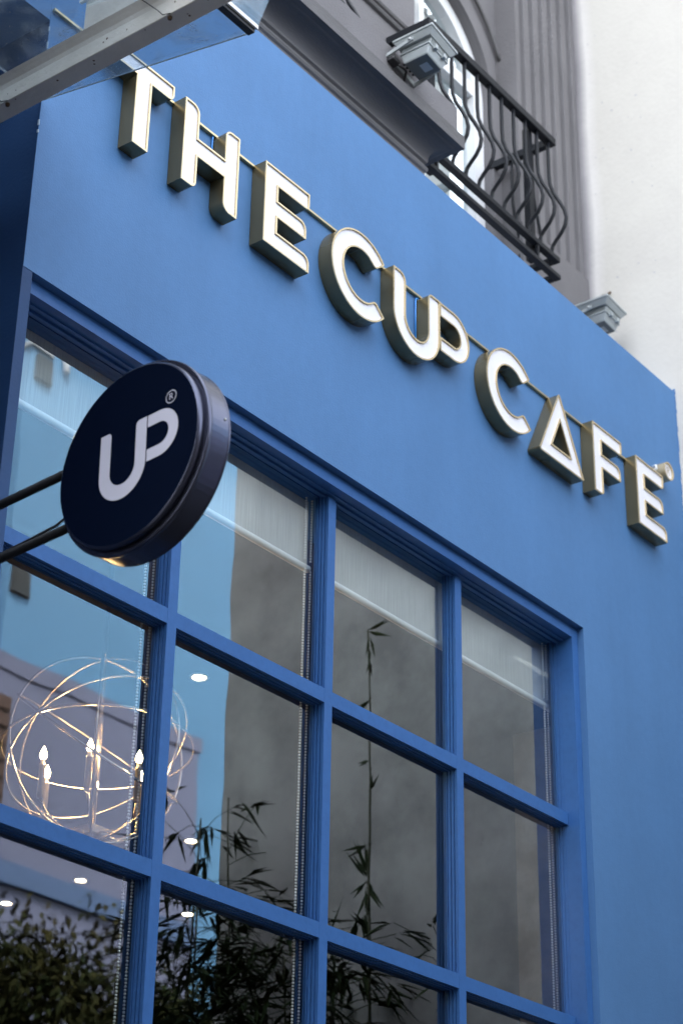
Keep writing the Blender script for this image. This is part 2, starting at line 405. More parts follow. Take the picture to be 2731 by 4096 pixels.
# inside of the cafe
m = MB(); m.box(-0.7, 9, 0.45, 9, 4.95, 5.0); m.build('ceiling', M['ceil'], cafe)
m = MB(); m.box(-0.75, 9, 0.45, 9, -0.02, 0.02); m.build('interior_floor', M['dark'], cafe)
m = MB(); m.box(-0.75, 9, 9, 9.1, 0.0, 5.0); m.build('back_wall', M['brownwall'], cafe)
m = MB(); m.box(9, 9.1, 0.3, 9.1, 0, 5.0); m.build('side_wall', M['brownwall'], cafe)
m = MB(); m.box(-0.80, -0.75, 0.31, 9, 0, 5.0); m.build('side_wall', M['dark'], cafe)
m = MB(); m.box(2.3690, 9, 0.0585, 0.07, 0, 4.86); m.build('inner_lining', M['dark'], cafe)
m = MB(); m.box(-0.75, 2.42, 0.32, 0.45, 4.87, 5.0); m.build('inner_lintel', M['dark'], cafe)

# ------------------------------------------------------------------ outlines for the letters
def rounded(pts, seg=7):
    """closed outline from (x, z[, radius]) corners"""
    n = len(pts); out = []
    for i in range(n):
        p = pts[i]; r = p[2] if len(p) > 2 else 0
        P = Vector((p[0], p[1])); A = Vector(pts[i - 1][:2]) - P; C = Vector(pts[(i + 1) % n][:2]) - P
        if r <= 0: out.append((P.x, P.y)); continue
        a, c_ = A.normalized(), C.normalized(); ang = a.angle(c_); d = r / math.tan(ang / 2)
        d = min(d, 0.48 * A.length, 0.48 * C.length); r = d * math.tan(ang / 2)
        cen = P + (a + c_).normalized() * (r / math.sin(ang / 2))
        p0, p1 = P + a * d, P + c_ * d
        a0 = math.atan2(p0.y - cen.y, p0.x - cen.x); a1 = math.atan2(p1.y - cen.y, p1.x - cen.x)
        da = (a1 - a0 + math.pi) % (2 * math.pi) - math.pi
        for k in range(seg + 1):
            t = a0 + da * k / seg; out.append((cen.x + r * math.cos(t), cen.y + r * math.sin(t)))
    return out
def arc(cx, cz, r, a0, a1, n=20):
    return [(cx + r * math.cos(R(a0 + (a1 - a0) * i / n)), cz + r * math.sin(R(a0 + (a1 - a0) * i / n))) for i in range(n + 1)]
def area(p): return 0.5 * sum(p[i - 1][0] * p[i][1] - p[i][0] * p[i - 1][1] for i in range(len(p)))
def clean(p):
    o = []
    for q in p:
        if not o or math.hypot(q[0] - o[-1][0], q[1] - o[-1][1]) > 1e-5: o.append(q)
    if math.hypot(o[0][0] - o[-1][0], o[0][1] - o[-1][1]) < 1e-5: o.pop()
    return o
def inset(p, d):
    """move a counter-clockwise outline inwards (a clockwise one outwards) by d"""
    n = len(p); out = []
    for i in range(n):
        a, b, c_ = Vector(p[i - 1]), Vector(p[i]), Vector(p[(i + 1) % n])
        u, v = (b - a).normalized(), (c_ - b).normalized()
        n1, n2 = Vector((-u.y, u.x)), Vector((-v.y, v.x)); k = n1 + n2
        L = k.length_squared
        if L < 1e-4: k = n1; sc = d
        else: sc = d * 2 / L
        sc = min(sc, 3 * d); q = b + k * sc; out.append((q.x, q.y))
    return out

ZB = 5.556; YBACK, YFACE = YF - 0.0015, -0.145
def channel_letter(name, loops, label, rim=0.0065, extra=None):
    loops = [clean(l) for l in loops]
    loops = [(l if (area(l) > 0) == (i == 0) else l[::-1]) for i, l in enumerate(loops)]
    cx = sum(p[0] for p in loops[0]) / len(loops[0])
    t = thing(name, (cx, YBACK, ZB), label, 'sign letter', 'letters of the sign on the blue wall')
    side, trim, face = MB(), MB(), MB()
    ins = [inset(l, rim) for l in loops]
    for l, q in zip(loops, ins):
        n = len(l)
        ang = []
        for i in range(n):
            a, b = Vector(l[i]) - Vector(l[i - 1]), Vector(l[(i + 1) % n]) - Vector(l[i])
            ang.append(abs(a.angle(b, 0)))
        for i in range(n):
            j = (i + 1) % n; (x0, z0), (x1, z1), (u0, w0), (u1, w1) = l[i], l[j], q[i], q[j]
            sm = False
            side.face([(x0, YBACK, z0), (x1, YBACK, z1), (x1, YFACE + 0.004, z1), (x0, YFACE + 0.004, z0)], sm)
            trim.face([(x0, YFACE + 0.004, z0), (x1, YFACE + 0.004, z1), (x1, YFACE, z1), (x0, YFACE, z0)])
            trim.face([(x0, YFACE, z0), (x1, YFACE, z1), (u1, YFACE, w1), (u0, YFACE, w0)])
            trim.face([(u0, YFACE, w0), (u1, YFACE, w1), (u1, YFACE + 0.008, w1), (u0, YFACE + 0.008, w0)])
    tri = tessellate_polygon([[Vector((x, z, 0)) for x, z in q] for q in ins]); flat = [p for q in ins for p in q]
    for a, b, c_ in tri:
        P = [(flat[i][0], YFACE + 0.006, flat[i][1]) for i in (a, b, c_)]
        face.face(P)
    so_ = side.build('letter_side', M['gold'], t, weld=True)
    so_.data.shade_smooth(); e = so_.modifiers.new('split', 'EDGE_SPLIT'); e.split_angle = R(28)
    trim.build('letter_trim', M['trim'], t, weld=True)
    fo = face.build('letter_face', M['acrylic'], t, weld=True, recalc=False)
    for pl in fo.data.polygons:
        if pl.normal.y > 0: pl.flip()
    if extra: extra(t)
    return t
def Z(*pts): return [(p[0], ZB + p[1]) + tuple(p[2:]) for p in pts]
CAP = 0.343
x = -0.487
L_T = rounded(Z((x, 0), (x + .074, 0), (x + .074, .279), (x + .183, .279, .028), (x + .183, CAP), (x - .110, CAP), (x - .110, .279), (x, .279)))
x = -0.246
L_H = rounded(Z((x, 0), (x + .074, 0, .026), (x + .074, .135), (x + .214, .135), (x + .214, 0, .042), (x + .288, 0), (x + .288, CAP), (x + .214, CAP, .030), (x + .214, .209), (x + .074, .209), (x + .074, CAP, .042), (x, CAP)))
def E_(x): return rounded(Z((x, 0), (x + .258, 0), (x + .258, .070, .036), (x + .074, .070), (x + .074, .136), (x + .238, .136), (x + .238, .206, .036), (x + .074, .206), (x + .074, .270), (x + .254, .270, .022), (x + .254, CAP), (x, CAP)))
def C_(cx, cz=5.7275, ro=.186, ri=.111):
    outer = arc(cx, cz, ro, 40, 320, 44)
    inner = arc(cx, cz, ri, 316, 44, 36)
    e1 = rounded([outer[-2], outer[-1], (cx + ri * math.cos(R(320)), cz + ri * math.sin(R(320)), .022), inner[2]])[1:-1]
    e2 = rounded([inner[-3], (cx + ri * math.cos(R(40)), cz + ri * math.sin(R(40)), .022), outer[0], outer[1]])[1:-1]
    return outer[:-1] + e1 + inner[3:-3] + e2[:-1]
ux = .967
L_U = rounded(Z((ux, CAP - .012), (ux, .20)), 1)[1:] + [(ux, ZB + .156)] + arc(ux + .156, ZB + .156 - .004, .156, 180, 360, 26)[1:] + [(ux + .312, ZB + .329)] \
    + rounded(Z((ux + .312, .2), (ux + .312, .329), (ux + .234, .329, .024), (ux + .234, .2)))[2:-1] + arc(ux + .157, ZB + .148, .077, 0, -180, 22) \
    + rounded(Z((ux + .080, .2), (ux + .080, .329, .046), (ux, .329), (ux, .2)))[1:-1]
px = 1.2812
L_P = [(px, ZB + .104)] + arc(1.375, ZB + .2155, .1115, -90, 90, 26) + [(px, ZB + .327), (px, ZB + .2645)] + arc(1.375, ZB + .2155, .049, 90, -90, 18) + [(px, ZB + .1665)]
L_A = rounded(Z((2.003, -.004, .012), (2.366, -.004, .006), (2.181, CAP + .004, .008)))
L_Ah = rounded(Z((2.110, .064), (2.258, .064), (2.182, .208)))
x = 2.459
L_F = rounded(Z((x, 0), (x + .074, 0, .02), (x + .074, .134), (x + .232, .134), (x + .232, .204, .036), (x + .074, .204), (x + .074, .272), (x + .252, .272, .022), (x + .252, CAP), (x, CAP)))

def film(xc, z0, z1):
    def fn(t):
        m = MB(); m.tube([(xc, YF - .006, z0), (xc, YF - .006, z1 - .012), (xc + .004, YF - .006, z1 - .002), (xc + .022, YF - .006, z1 + .003)], 0.0035, 6)
        m.build('film_edge', M['ledblue'], t)
    return fn
channel_letter('sign_letter', [L_T], 'white letter T with gold sides, first of the sign, under the glass canopy edge')
channel_letter('sign_letter', [L_H], 'white letter H with gold sides, between the T and the first E', extra=film(-0.038, ZB + .21, ZB + CAP))
channel_letter('sign_letter', [E_(.187)], 'white letter E with gold sides, right of the H and left of the first C')
channel_letter('sign_letter', [C_(.764)], 'round white letter C with gold sides, between the first E and the U')
channel_letter('sign_letter', [L_U], 'white letter U with gold trim, joined on its right to the bowl of the P', extra=film(1.195, ZB + .06, ZB + .325))
channel_letter('sign_letter', [L_P], 'white bowl of the letter P with dark gold inside, joined to the U')
channel_letter('sign_letter', [C_(1.799)], 'round white letter C with gold sides, left of the triangular A')
channel_letter('sign_letter', [L_A, L_Ah], 'triangular white letter A with a triangular hole, between the second C and the F')
channel_letter('sign_letter', [L_F], 'white letter F with gold sides, between the triangular A and the last E')
channel_letter('sign_letter', [E_(2.842)], 'white letter E with gold sides, last of the sign, beside the small round mark')

def text_mesh(txt, size):
    cu = bpy.data.curves.new('txt', 'FONT'); cu.body = txt; cu.size = size; cu.align_x = 'CENTER'; cu.align_y = 'CENTER'
    o = bpy.data.objects.new('txt', cu); COL.objects.link(o)
    bpy.context.view_layer.update()
    me = bpy.data.meshes.new_from_object(o.evaluated_get(bpy.context.evaluated_depsgraph_get()))
    vs = [tuple(v.co) for v in me.vertices]; fs = [tuple(p.vertices) for p in me.polygons]
    bpy.data.objects.remove(o); bpy.data.meshes.remove(me)
    return vs, fs
RV, RF = text_mesh('R', 1.0)
rx, rz, rr = 3.164, 5.957, 0.046
t = thing('registered_mark', (rx, YBACK, rz), 'small round gold registered mark beside the last letter E', 'sign mark', 'letters of the sign on the blue wall')
m = MB(); m.lathe([(YBACK, rr), (YFACE, rr), (YFACE, rr - .008), (YFACE + .008, rr - .008), (YFACE + .0081, 0)], 32, 'Y', (rx, 0, rz), creases=(0, 1, 2, 3)); m.build('drum', M['trim'], t)
m = MB(); m.face([(rx + (rr - .0085) * math.cos(2 * math.pi * i / 32), YFACE + .0075, rz + (rr - .0085) * math.sin(2 * math.pi * i / 32)) for i in range(32)]); m.build('letter_face', M['acrylic'], t)
m = MB()
m.v = [(rx + a * .055, YFACE + .0055, rz + b * .055) for a, b, c_ in RV]; m.f = list(RF); m.sm = [False] * len(RF); m.build('letter', M['trim'], t)
# fixing rail behind the tops of the letters
t = tag(B(XL + 0.003, 3.13, YF - 0.014, YF - 0.002, 5.888, 5.897).build('fixing_rail', M['railgold'], off=(1.1, YF, 5.89)), 'thin gold fixing rail running behind the tops of all the sign letters', 'rail')
tag(MB().tube([(3.075, YF - .004, 5.925), (3.07, YF - .05, 5.935), (3.072, YF - .045, 5.952), (3.085, YF - .02, 5.958)], .006, 8).build('hook', M['white'], off=(3.075, YF, 5.93)), 'tiny pale cable hook on the wall above the last letter E', 'hook')

# ------------------------------------------------------------------ blade sign
DC = Vector((-1.0, -0.748, 3.9655))
t = thing('blade_sign', tuple(DC), 'round dark navy projecting sign with a pale UP logo on two black arms', 'sign')
t.rotation_euler = (R(-1.8), 0, R(-4.0))
def dsk(mb, name, m, parent=t, **k):
    o = bpy.data.objects.new(name, mb.mesh(name, m, (0, 0, 0), **k)); COL.objects.link(o); o.parent = parent; return o
m = MB(); m.lathe([(-.008, .2475), (-.0065, .2510), (-.003, .2540), (.003, .2550), (.007, .253), (.008, .2515), (.012, .2515)], 96, caps=False)
dsk(m, 'front_ring', M['navyrim'])
m = MB(); m.lathe([(.012, .2400), (.012, .2660), (.014, .2685), (.018, .2695), (.023, .2685), (.0235, .2660), (.083, .2660), (.0835, .2672), (.088, .2672), (.089, .266), (.090, .10)], 96, creases=(0, 4, 5, 6, 8, 9))
drum = dsk(m, 'drum', M['navyrim'])
m = MB(); m.face([(-.0076, .2477 * math.cos(2 * math.pi * i / 96), .2477 * math.sin(2 * math.pi * i / 96)) for i in range(96)]); face_o = dsk(m, 'sign_face', M['navy'])
# logo: u runs along -y, measured from the disc centre
def U2(): # flat outlines in (u, z)
    u0, u1, b = -.100, .067, -.1215
    r = (u1 - u0) / 2; s_ = .0385
    o = [(u0, .085)] + [(u0, b + r)] + arc((u0 + u1) / 2, b + r, r, 180, 360, 28)[1:] + [(u1, .083)]
    o += rounded([(u1, 0), (u1, .083), (u1 - s_, .083, .013), (u1 - s_, 0)])[2:-1]
    o += arc((u0 + u1) / 2, b + r + .003, r - s_, 0, -180, 22)
    o += rounded([(u0 + s_, 0), (u0 + s_, .085, .012), (u0, .085), (u0, 0)])[1:-2]
    return clean(o)
def P2():
    a, zc, r, s_ = .0705, .0165, .0655, .0335
    o = [(a, zc - r)] + arc(.113, zc, r, -90, 90, 26) + [(a, zc + r), (a, zc + r - s_)] + arc(.113, zc, r - s_, 90, -90, 18) + [(a, zc - r + s_)]
    return clean(o)
def flat(loops, name):
    m = MB(); fl = [p for l in loops for p in l]
    for a, b, c_ in tessellate_polygon([[Vector((p[0], p[1], 0)) for p in l] for l in loops]):
        m.face([(-.0086, -fl[i][0] * 1.01, fl[i][1] * 1.01) for i in (a, b, c_)])
    return dsk(m, name, M['logo'], parent=t)
flat([U2()], 'logo_letter'); flat([P2()], 'logo_letter')
uc, zc = .150, .106
flat([arc(uc, zc, .0185, 0, 354, 40), arc(uc, zc, .0162, 354, 0, 40)], 'registered_ring')
m = MB(); m.v = [(-.0086, -(uc + a * .026) * 1.01, (zc + b * .026) * 1.01) for a, b, c_ in RV]; m.f = list(RF); m.sm = [False] * len(RF); dsk(m, 'registered_letter', M['logo'])
for zz in (.076, -.094):
    m = MB(); m.tube([(.045, .20, zz), (.030, 1.64, zz)], .0125, 16); dsk(m, 'arm', M['black'])
m = MB(); pts = []
for i in range(24):
    q = i / 23; pts.append((.045 + .012 * math.sin(q * 7), .27 + q * 1.2, -.076 + .010 * math.sin(q * 5 + 1) + (0.012 if i == 0 else 0)))
m.tube(pts, .004, 6); dsk(m, 'cable', M['rubber'])
m = MB(); m.lathe([(-.2642, .0), (-.2660, .004), (-.2665, .0)][::-1], 8, 'Y', (.07, 0, .03)); dsk(m, 'screw', M['label'])

# ------------------------------------------------------------------ glass canopy over the entrance
def gz(y): return 5.525 + (y + 0.08) * 0.193
can = thing('glass_canopy', (XL, -0.08, 5.525), 'dirty glass canopy with a dark front bar, at the corner of the blue wall', 'canopy')
m = MB(); a, b = -0.084, -0.921; x0, x1, th = -2.41, XL, .010
m.hexa([(x0, b, gz(b)), (x1, b, gz(b)), (x1, a, gz(a)), (x0, a, gz(a)), (x0, b, gz(b) + th), (x1, b, gz(b) + th), (x1, a, gz(a) + th), (x0, a, gz(a) + th)])
m.build('glass_sheet', M['canopyglass'], can)
z = gz(-.921)
B(-2.41, XL + .004, -.945, -.922, z - .004, z + .014).build('front_bar', M['darkbar'], can)
B(-2.41, XL + .010, -.953, -.946, z + .008, z + .022).build('bar_cover', M['white'], can)
m = MB(); m.hexa([(-2.41, -.945, z + .0145), (XL + .012, -.945, z + .0145), (XL + .012, -.935, z + .0145), (-2.41, -.935, z + .0145),
                  (-2.41, -1.00, z + .40), (XL + .105, -1.00, z + .40), (XL + .105, -.99, z + .40), (-2.41, -.99, z + .40)])
m.build('upstand_glass', M['canopyglass'], can)
# thin bright sealant line on the glass edge
m = MB(); m.hexa([(x1 + .0005, b, gz(b)), (x1 + .003, b, gz(b)), (x1 + .003, a, gz(a)), (x1 + .0005, a, gz(a)), (x1 + .0005, b, gz(b) + .004), (x1 + .003, b, gz(b) + .004), (x1 + .003, a, gz(a) + .004), (x1 + .0005, a, gz(a) + .004)])
m.build('glass_edge', mat('glass_edge_sealant', (0.55, 0.56, 0.50), 0.5, col2=(0.25, 0.30, 0.34), vscale=9), can)

bm_ = thing('canopy_beam', (-1.1, -0.08, 5.28), 'cream painted steel beam running under the glass canopy, streaked with dirt', 'beam')
m = MB(); prof = [(-1.07, 5.232), (-1.128, 5.232), (-1.130, 5.234), (-1.130, 5.284), (-1.134, 5.298), (-1.143, 5.312), (-1.150, 5.322), (-1.07, 5.322)]
m.extr(prof, 1, -2.6, .9); m.build('steel_section', M['beam'], bm_)
for yy in (-.853, -.226):
    m = MB(); m.tube([(-1.1305, yy - .050, 5.2325), (-1.136, yy - .028, 5.2345), (-1.138, yy - .01, 5.258), (-1.150, yy + .045, 5.318), (-1.158, yy + .09, 5.37), (-1.17, yy + .2, 5.48), (-1.18, yy + .3, 5.56)], .0016, 5); m.build('wire', M['rubber'], bm_)
    m = MB(); m.lathe([(5.223, .0), (5.224, .006), (5.2318, .007)], 10, 'Z', (-1.120, yy - .040, 0)); m.build('bolt', M['rust'], bm_)
rnd = random.Random(11); m = MB()
for i in range(26):
    yy = rnd.uniform(-1.15, -.05); s_ = rnd.uniform(.0015, .0045)
    if rnd.random() < .5: m.lathe([(5.2316, s_), (5.2312, s_ * .6)], 7, 'Z', (rnd.uniform(-1.125, -1.075), yy, 0))
    else: m.lathe([(-1.1305, s_), (-1.1309, s_ * .6)], 7, 'X', (0, yy, rnd.uniform(5.24, 5.28)))
tag(m.build('rust_spot', M['rust'], bm_), kind='stuff')
post = thing('canopy_post', (-1.10, -0.66, 5.33), 'short cream steel post standing on the canopy beam', 'post')
B(-1.128, -1.075, -.757, -.563, 5.3225, 6.1).build('plate', M['beam'], post, bevel=.003)
B(-1.140, -1.130, -.70, -.548, 5.450, 5.458).build('ledge', M['beam'], post)
B(-1.1285, -1.072, -.766, -.7575, 5.3225, 6.1).build('edge_strip', M['white'], post)

# ------------------------------------------------------------------ grey upper storey
house = thing('grey_house', (1.5, 0.5, 6.5), 'grey stucco upper storey with a cornice, fluted pilaster and arched white window, above the cafe', 'building')
YP, YW = 0.385, 0.51
WX, WW, WZ, WT = 2.165, 0.54, 6.3, 8.12              # window centre, half width, foot, springing
m = MB(); m.box(-6, 1.86, YP, 0.9, ZT - 0.2, 13); m.build('pier_wall', M['grey'], house)
# wall round the arched opening
m = MB()
N = 28
for s_ in (-1, 1):
    pts = [(WX + s_ * WW, WZ), (WX + s_ * WW, WT)] + [(WX + s_ * WW * math.cos(R(90 * i / N)), WT + WW * math.sin(R(90 * i / N))) for i in range(1, N + 1)]
    ex = 1.861 if s_ < 0 else 2.80
    o = [(ex if (ex - WX) * s_ > abs(p[0] - WX) else p[0], p[1]) for p in pts]
    for i in range(len(pts) - 1):
        a0, a1 = pts[i], pts[i + 1]
        if s_ < 0 and a0[0] < 1.861 and a1[0] < 1.861: continue
        e0, e1 = (ex, a0[1]), (ex, a1[1])
        if s_ < 0: a0 = (max(a0[0], ex), a0[1]); a1 = (max(a1[0], ex), a1[1])
        m.face([(e0[0], YW, e0[1]), (a0[0], YW, a0[1]), (a1[0], YW, a1[1]), (e1[0], YW, e1[1])])
        m.face([(a0[0], YW, a0[1]), (a0[0], YW + .12, a0[1]), (a1[0], YW + .12, a1[1]), (a1[0], YW, a1[1])])
m.face([(1.861, YW, WT + WW), (2.80, YW, WT + WW), (2.80, YW, 13), (1.861, YW, 13)])
m.build('window_wall', M['grey'], house, recalc=False)
# moulded surround of the arch
def arch_band(r0, r1, y0, y1, z0=WZ, right=True):
    m = MB(); pts = []
    for r in (r0, r1):
        pts.append([(WX + r, z0)] + [(WX + r * math.cos(R(a)), WT + r * math.sin(R(a))) for a in range(0, 181, 6)] + [(WX - r, z0)])
    for i in range(len(pts[0]) - 1):
        a, b, c_, d = pts[0][i], pts[0][i + 1], pts[1][i + 1], pts[1][i]
        if min(a[0], d[0]) < 1.865: 
            continue
        m.face([(a[0], y0, a[1]), (b[0], y0, b[1]), (c_[0], y0, c_[1]), (d[0], y0, d[1])])
        m.face([(d[0], y0, d[1]), (c_[0], y0, c_[1]), (c_[0], y1, c_[1]), (d[0], y1, d[1])])
        m.face([(a[0], y0, a[1]), (a[0], y1, a[1]), (b[0], y1, b[1]), (b[0], y0, b[1])])
    return m
arch_band(WW + .002, WW + .075, YW - .022, YW + .02).build('arch_moulding', M['grey'], house, recalc=False)
# drip mould fragments above the arch
m = MB(); pts = [(WX + .70 * math.cos(R(a)), YW - .02, WT + .03 + .70 * math.sin(R(a))) for a in range(26, 62, 4)]; m.tube(pts, .012, 6); m.build('hood_mould', M['greyd'], house)
wframe = arch_band(WW - .085, WW - .001, YW + .035, YW + .11).build('upper_window', M['white'], house, recalc=False)
B(WX - .03, WX + .03, YW + .045, YW + .10, WZ, WT + .02).build('mullion', M['white'], wframe)
B(1.865, WX + WW - .086, YW + .040, YW + .105, WT + .02, WT + .10).build('transom', M['white'], wframe)
B(WX - .02, WX + .02, YW + .046, YW + .10, WT + .101, WT + WW - .08).build('mullion', M['white'], wframe)
for a in (55, 125):
    pass
m = MB(); m.face([(1.7, YW + .085, WZ), (WX + WW - .05, YW + .085, WZ), (WX + WW - .05, YW + .085, WT + WW - .03), (1.7, YW + .085, WT + WW - .03)]); m.build('pane', M['glass'], wframe, recalc=False)
for xa, xb in ((1.72, 2.10), (2.24, 2.64)):
    m = MB(); n = 26
    for i in range(n):
        u0, u1 = xa + (xb - xa) * i / n, xa + (xb - xa) * (i + 1) / n
        y0, y1 = YW + .20 + .018 * math.sin(i * 1.5), YW + .20 + .018 * math.sin((i + 1) * 1.5)
        m.face([(u0, y0, WZ), (u1, y1, WZ), (u1, y1, WT + WW), (u0, y0, WT + WW)], True)
    m.build('curtain', M['curtain'], wframe)
B(1.5, 2.8, YW + .5, YW + .52, 6, 9).build('room_wall', M['dark'], house)
# fluted pilaster at the right, in the corner with the cream wall
m = MB(); fl = [(2.787, YW + .1), (2.787, YP)]; xx = 2.825; pit = .0985
for i in range(6):
    fl += [(xx, YP), (xx + .002, YP + .004)] + [(xx + .026 - .024 * math.cos(R(a)), YP + .006 + .030 * math.sin(R(a))) for a in range(0, 181, 30)] + [(xx + .050, YP + .004), (xx + .052, YP)]
    xx += pit
fl += [(3.409, YP), (3.409, YW + .1)]
m.extr(fl, 2, 7.36, 13.0, caps=True); m.build('fluted_pilaster', M['grey'], house)
B(2.765, 3.4092, YP - .02, YW + .1, 7.02, 7.3598).build('pilaster_foot', M['grey'], house)
m = MB()
prof = [(YW + .05, 6.70), (YP - .045, 6.70), (YP - .045, 6.945), (YP - .075, 6.955), (YP - .085, 6.985), (YP - .075, 7.005), (YP - .05, 7.02), (YP - .045, 7.03), (YP - .055, 7.05), (YP - .05, 7.075), (YP - .022, 7.09), (YW + .05, 7.09)]
m.extr(prof, 0, 2.73, 3.4085); m.build('base_moulding', M['grey'], house)
B(1.861, 2.8, YW - .03, YW + .3, 6.3, 6.9).build('window_apron', M['white'], house)
# string mouldings on the pier
m = MB()
for z0 in (7.86, 7.905): m.extr([(YP - .002, z0 - .018), (YP - .016, z0 - .012), (YP - .022, z0), (YP - .016, z0 + .012), (YP - .002, z0 + .018)], 0, -6, 1.858)
m.build('string_moulding', M['greyd'], house)
# cornice: small lip, deep cove, square top member, then the parapet set back
XC = 1.62
prof = [(.43, 6.728), (.126, 6.728), (.126, 6.744), (.117, 6.752), (.114, 6.763), (.117, 6.774), (.127, 6.781), (.127, 6.792), (.116, 6.800), (.115, 6.813)]
for i in range(1, 13):
    a = R(90 * i / 12); prof.append((.034 + .081 * math.cos(a), 6.813 + .077 * math.sin(a)))
prof += [(.030, 6.893), (.0, 6.893), (.0, 6.960), (.008, 6.966), (.05, 6.985), (.43, 6.985)]
m = MB(); PF = len(prof)
for d, z in prof: m.v += [(-6, -.05 + d, z), (XC - d, -.05 + d, z), (XC - d, .384, z)]
for i in range(PF - 1):
    for j in range(2):
        m.f.append((3 * i + j, 3 * i + j + 1, 3 * i + j + 4, 3 * i + j + 3)); m.sm.append(9 <= i <= 20)
m.build('cornice', M['greyd'], house)
m = MB(); m.extr([(.0, 6.9855), (.0, 7.155), (.025, 7.185), (.30, 7.19), (.30, 6.9855)], 0, -6, XC + .02); m.build('parapet', M['grey'], house)

# ------------------------------------------------------------------ balcony railings
def ballpts(x, y, z0, z1, belly=.087):
    """a pot-bellied bar: straight, swelling out low down, straight again"""
    ctl = [(z1, 0), (z1 - .20, 0), (z1 - .26, .004), (z1 - .32, .022), (z1 - .38, .052), (z1 - .44, .078), (z1 - .49, .087), (z1 - .53, .080), (z1 - .57, .056), (z1 - .60, .026), (z1 - .625, .006), (z1 - .65, 0), (z0, 0)]
    out = []
    for i in range(len(ctl) - 1):
        for k in range(3):
            q = k / 3; out.append((x, y - (ctl[i][1] * (1 - q) + ctl[i + 1][1] * q) * belly / .087, ctl[i][0] * (1 - q) + ctl[i + 1][0] * q))
    out.append((x, y, z0)); return out
def railing(x0, x1, label):
    y0, y1 = .150, .508
    t = thing('balcony_railing', ((x0 + x1) / 2, y0, 6.9), label, 'railing', 'black balcony railings of the grey house')
    zt, zm, zb = 7.705, 7.003, 6.905
    B(x0, x1, y0 - .012, y0 + .030, zt, zt + .042).build('top_rail', M['black'], t, bevel=.003)
    B(x0, x1, y0 - .008, y0 + .026, zm, zm + .028).build('lower_rail', M['black'], t, bevel=.002)
    B(x0, x1, y0 - .008, y0 + .026, zb, zb + .024).build('foot_rail', M['black'], t, bevel=.002)
    for xe in (x0 + .001, x1 - .035):
        B(xe, xe + .034, y0 + .031, y1, zt + .001, zt + .041).build('return_rail', M['black'], t)
        B(xe, xe + .034, y0 + .027, y1, zm + .001, zm + .027).build('return_rail', M['black'], t)
        B(xe, xe + .034, y0 + .027, y1, zb + .001, zb + .023).build('return_rail', M['black'], t)
    first = None; x = x1 - .047
    while x > x0 + .03:
        if first is None:
            first = MB().tube(ballpts(x, y0 + .009, zm + .029, zt - .001), .0095, 8).build('baluster', M['black'], t); fx = x
        else: copy_part(first, t, (x - fx, 0, 0))
        x -= .1065
    for xe in (x0 + .018, x1 - .018):
        for yy, bel in ((.27, .06), (.39, .06)):
            side = MB()
            sg = 1 if xe > (x0 + x1) / 2 else -1
            side.tube([(xe + sg * (y0 - p[1]), yy, p[2]) for p in ballpts(0, y0, zm + .029, zt - .001, bel)], .0085, 8); side.build('baluster', M['black'], t)
    for xe in (x0 + .06, x1 - .205):
        B(xe, xe + .04, y0 + .028, y0 + .060, zb + .025, zt - .001).build('post', M['black'], t)
        B(xe + .005, xe + .018, y0 - .004, y0 + .010, zb + .0245, zm - .0005).build('spacer', M['black'], t)
    return t
railing(1.628, 2.737, 'black pot-bellied iron balcony railing in front of the arched white window')
railing(-.20, 1.06, 'black iron balcony railing at the top edge, above the left part of the cornice')

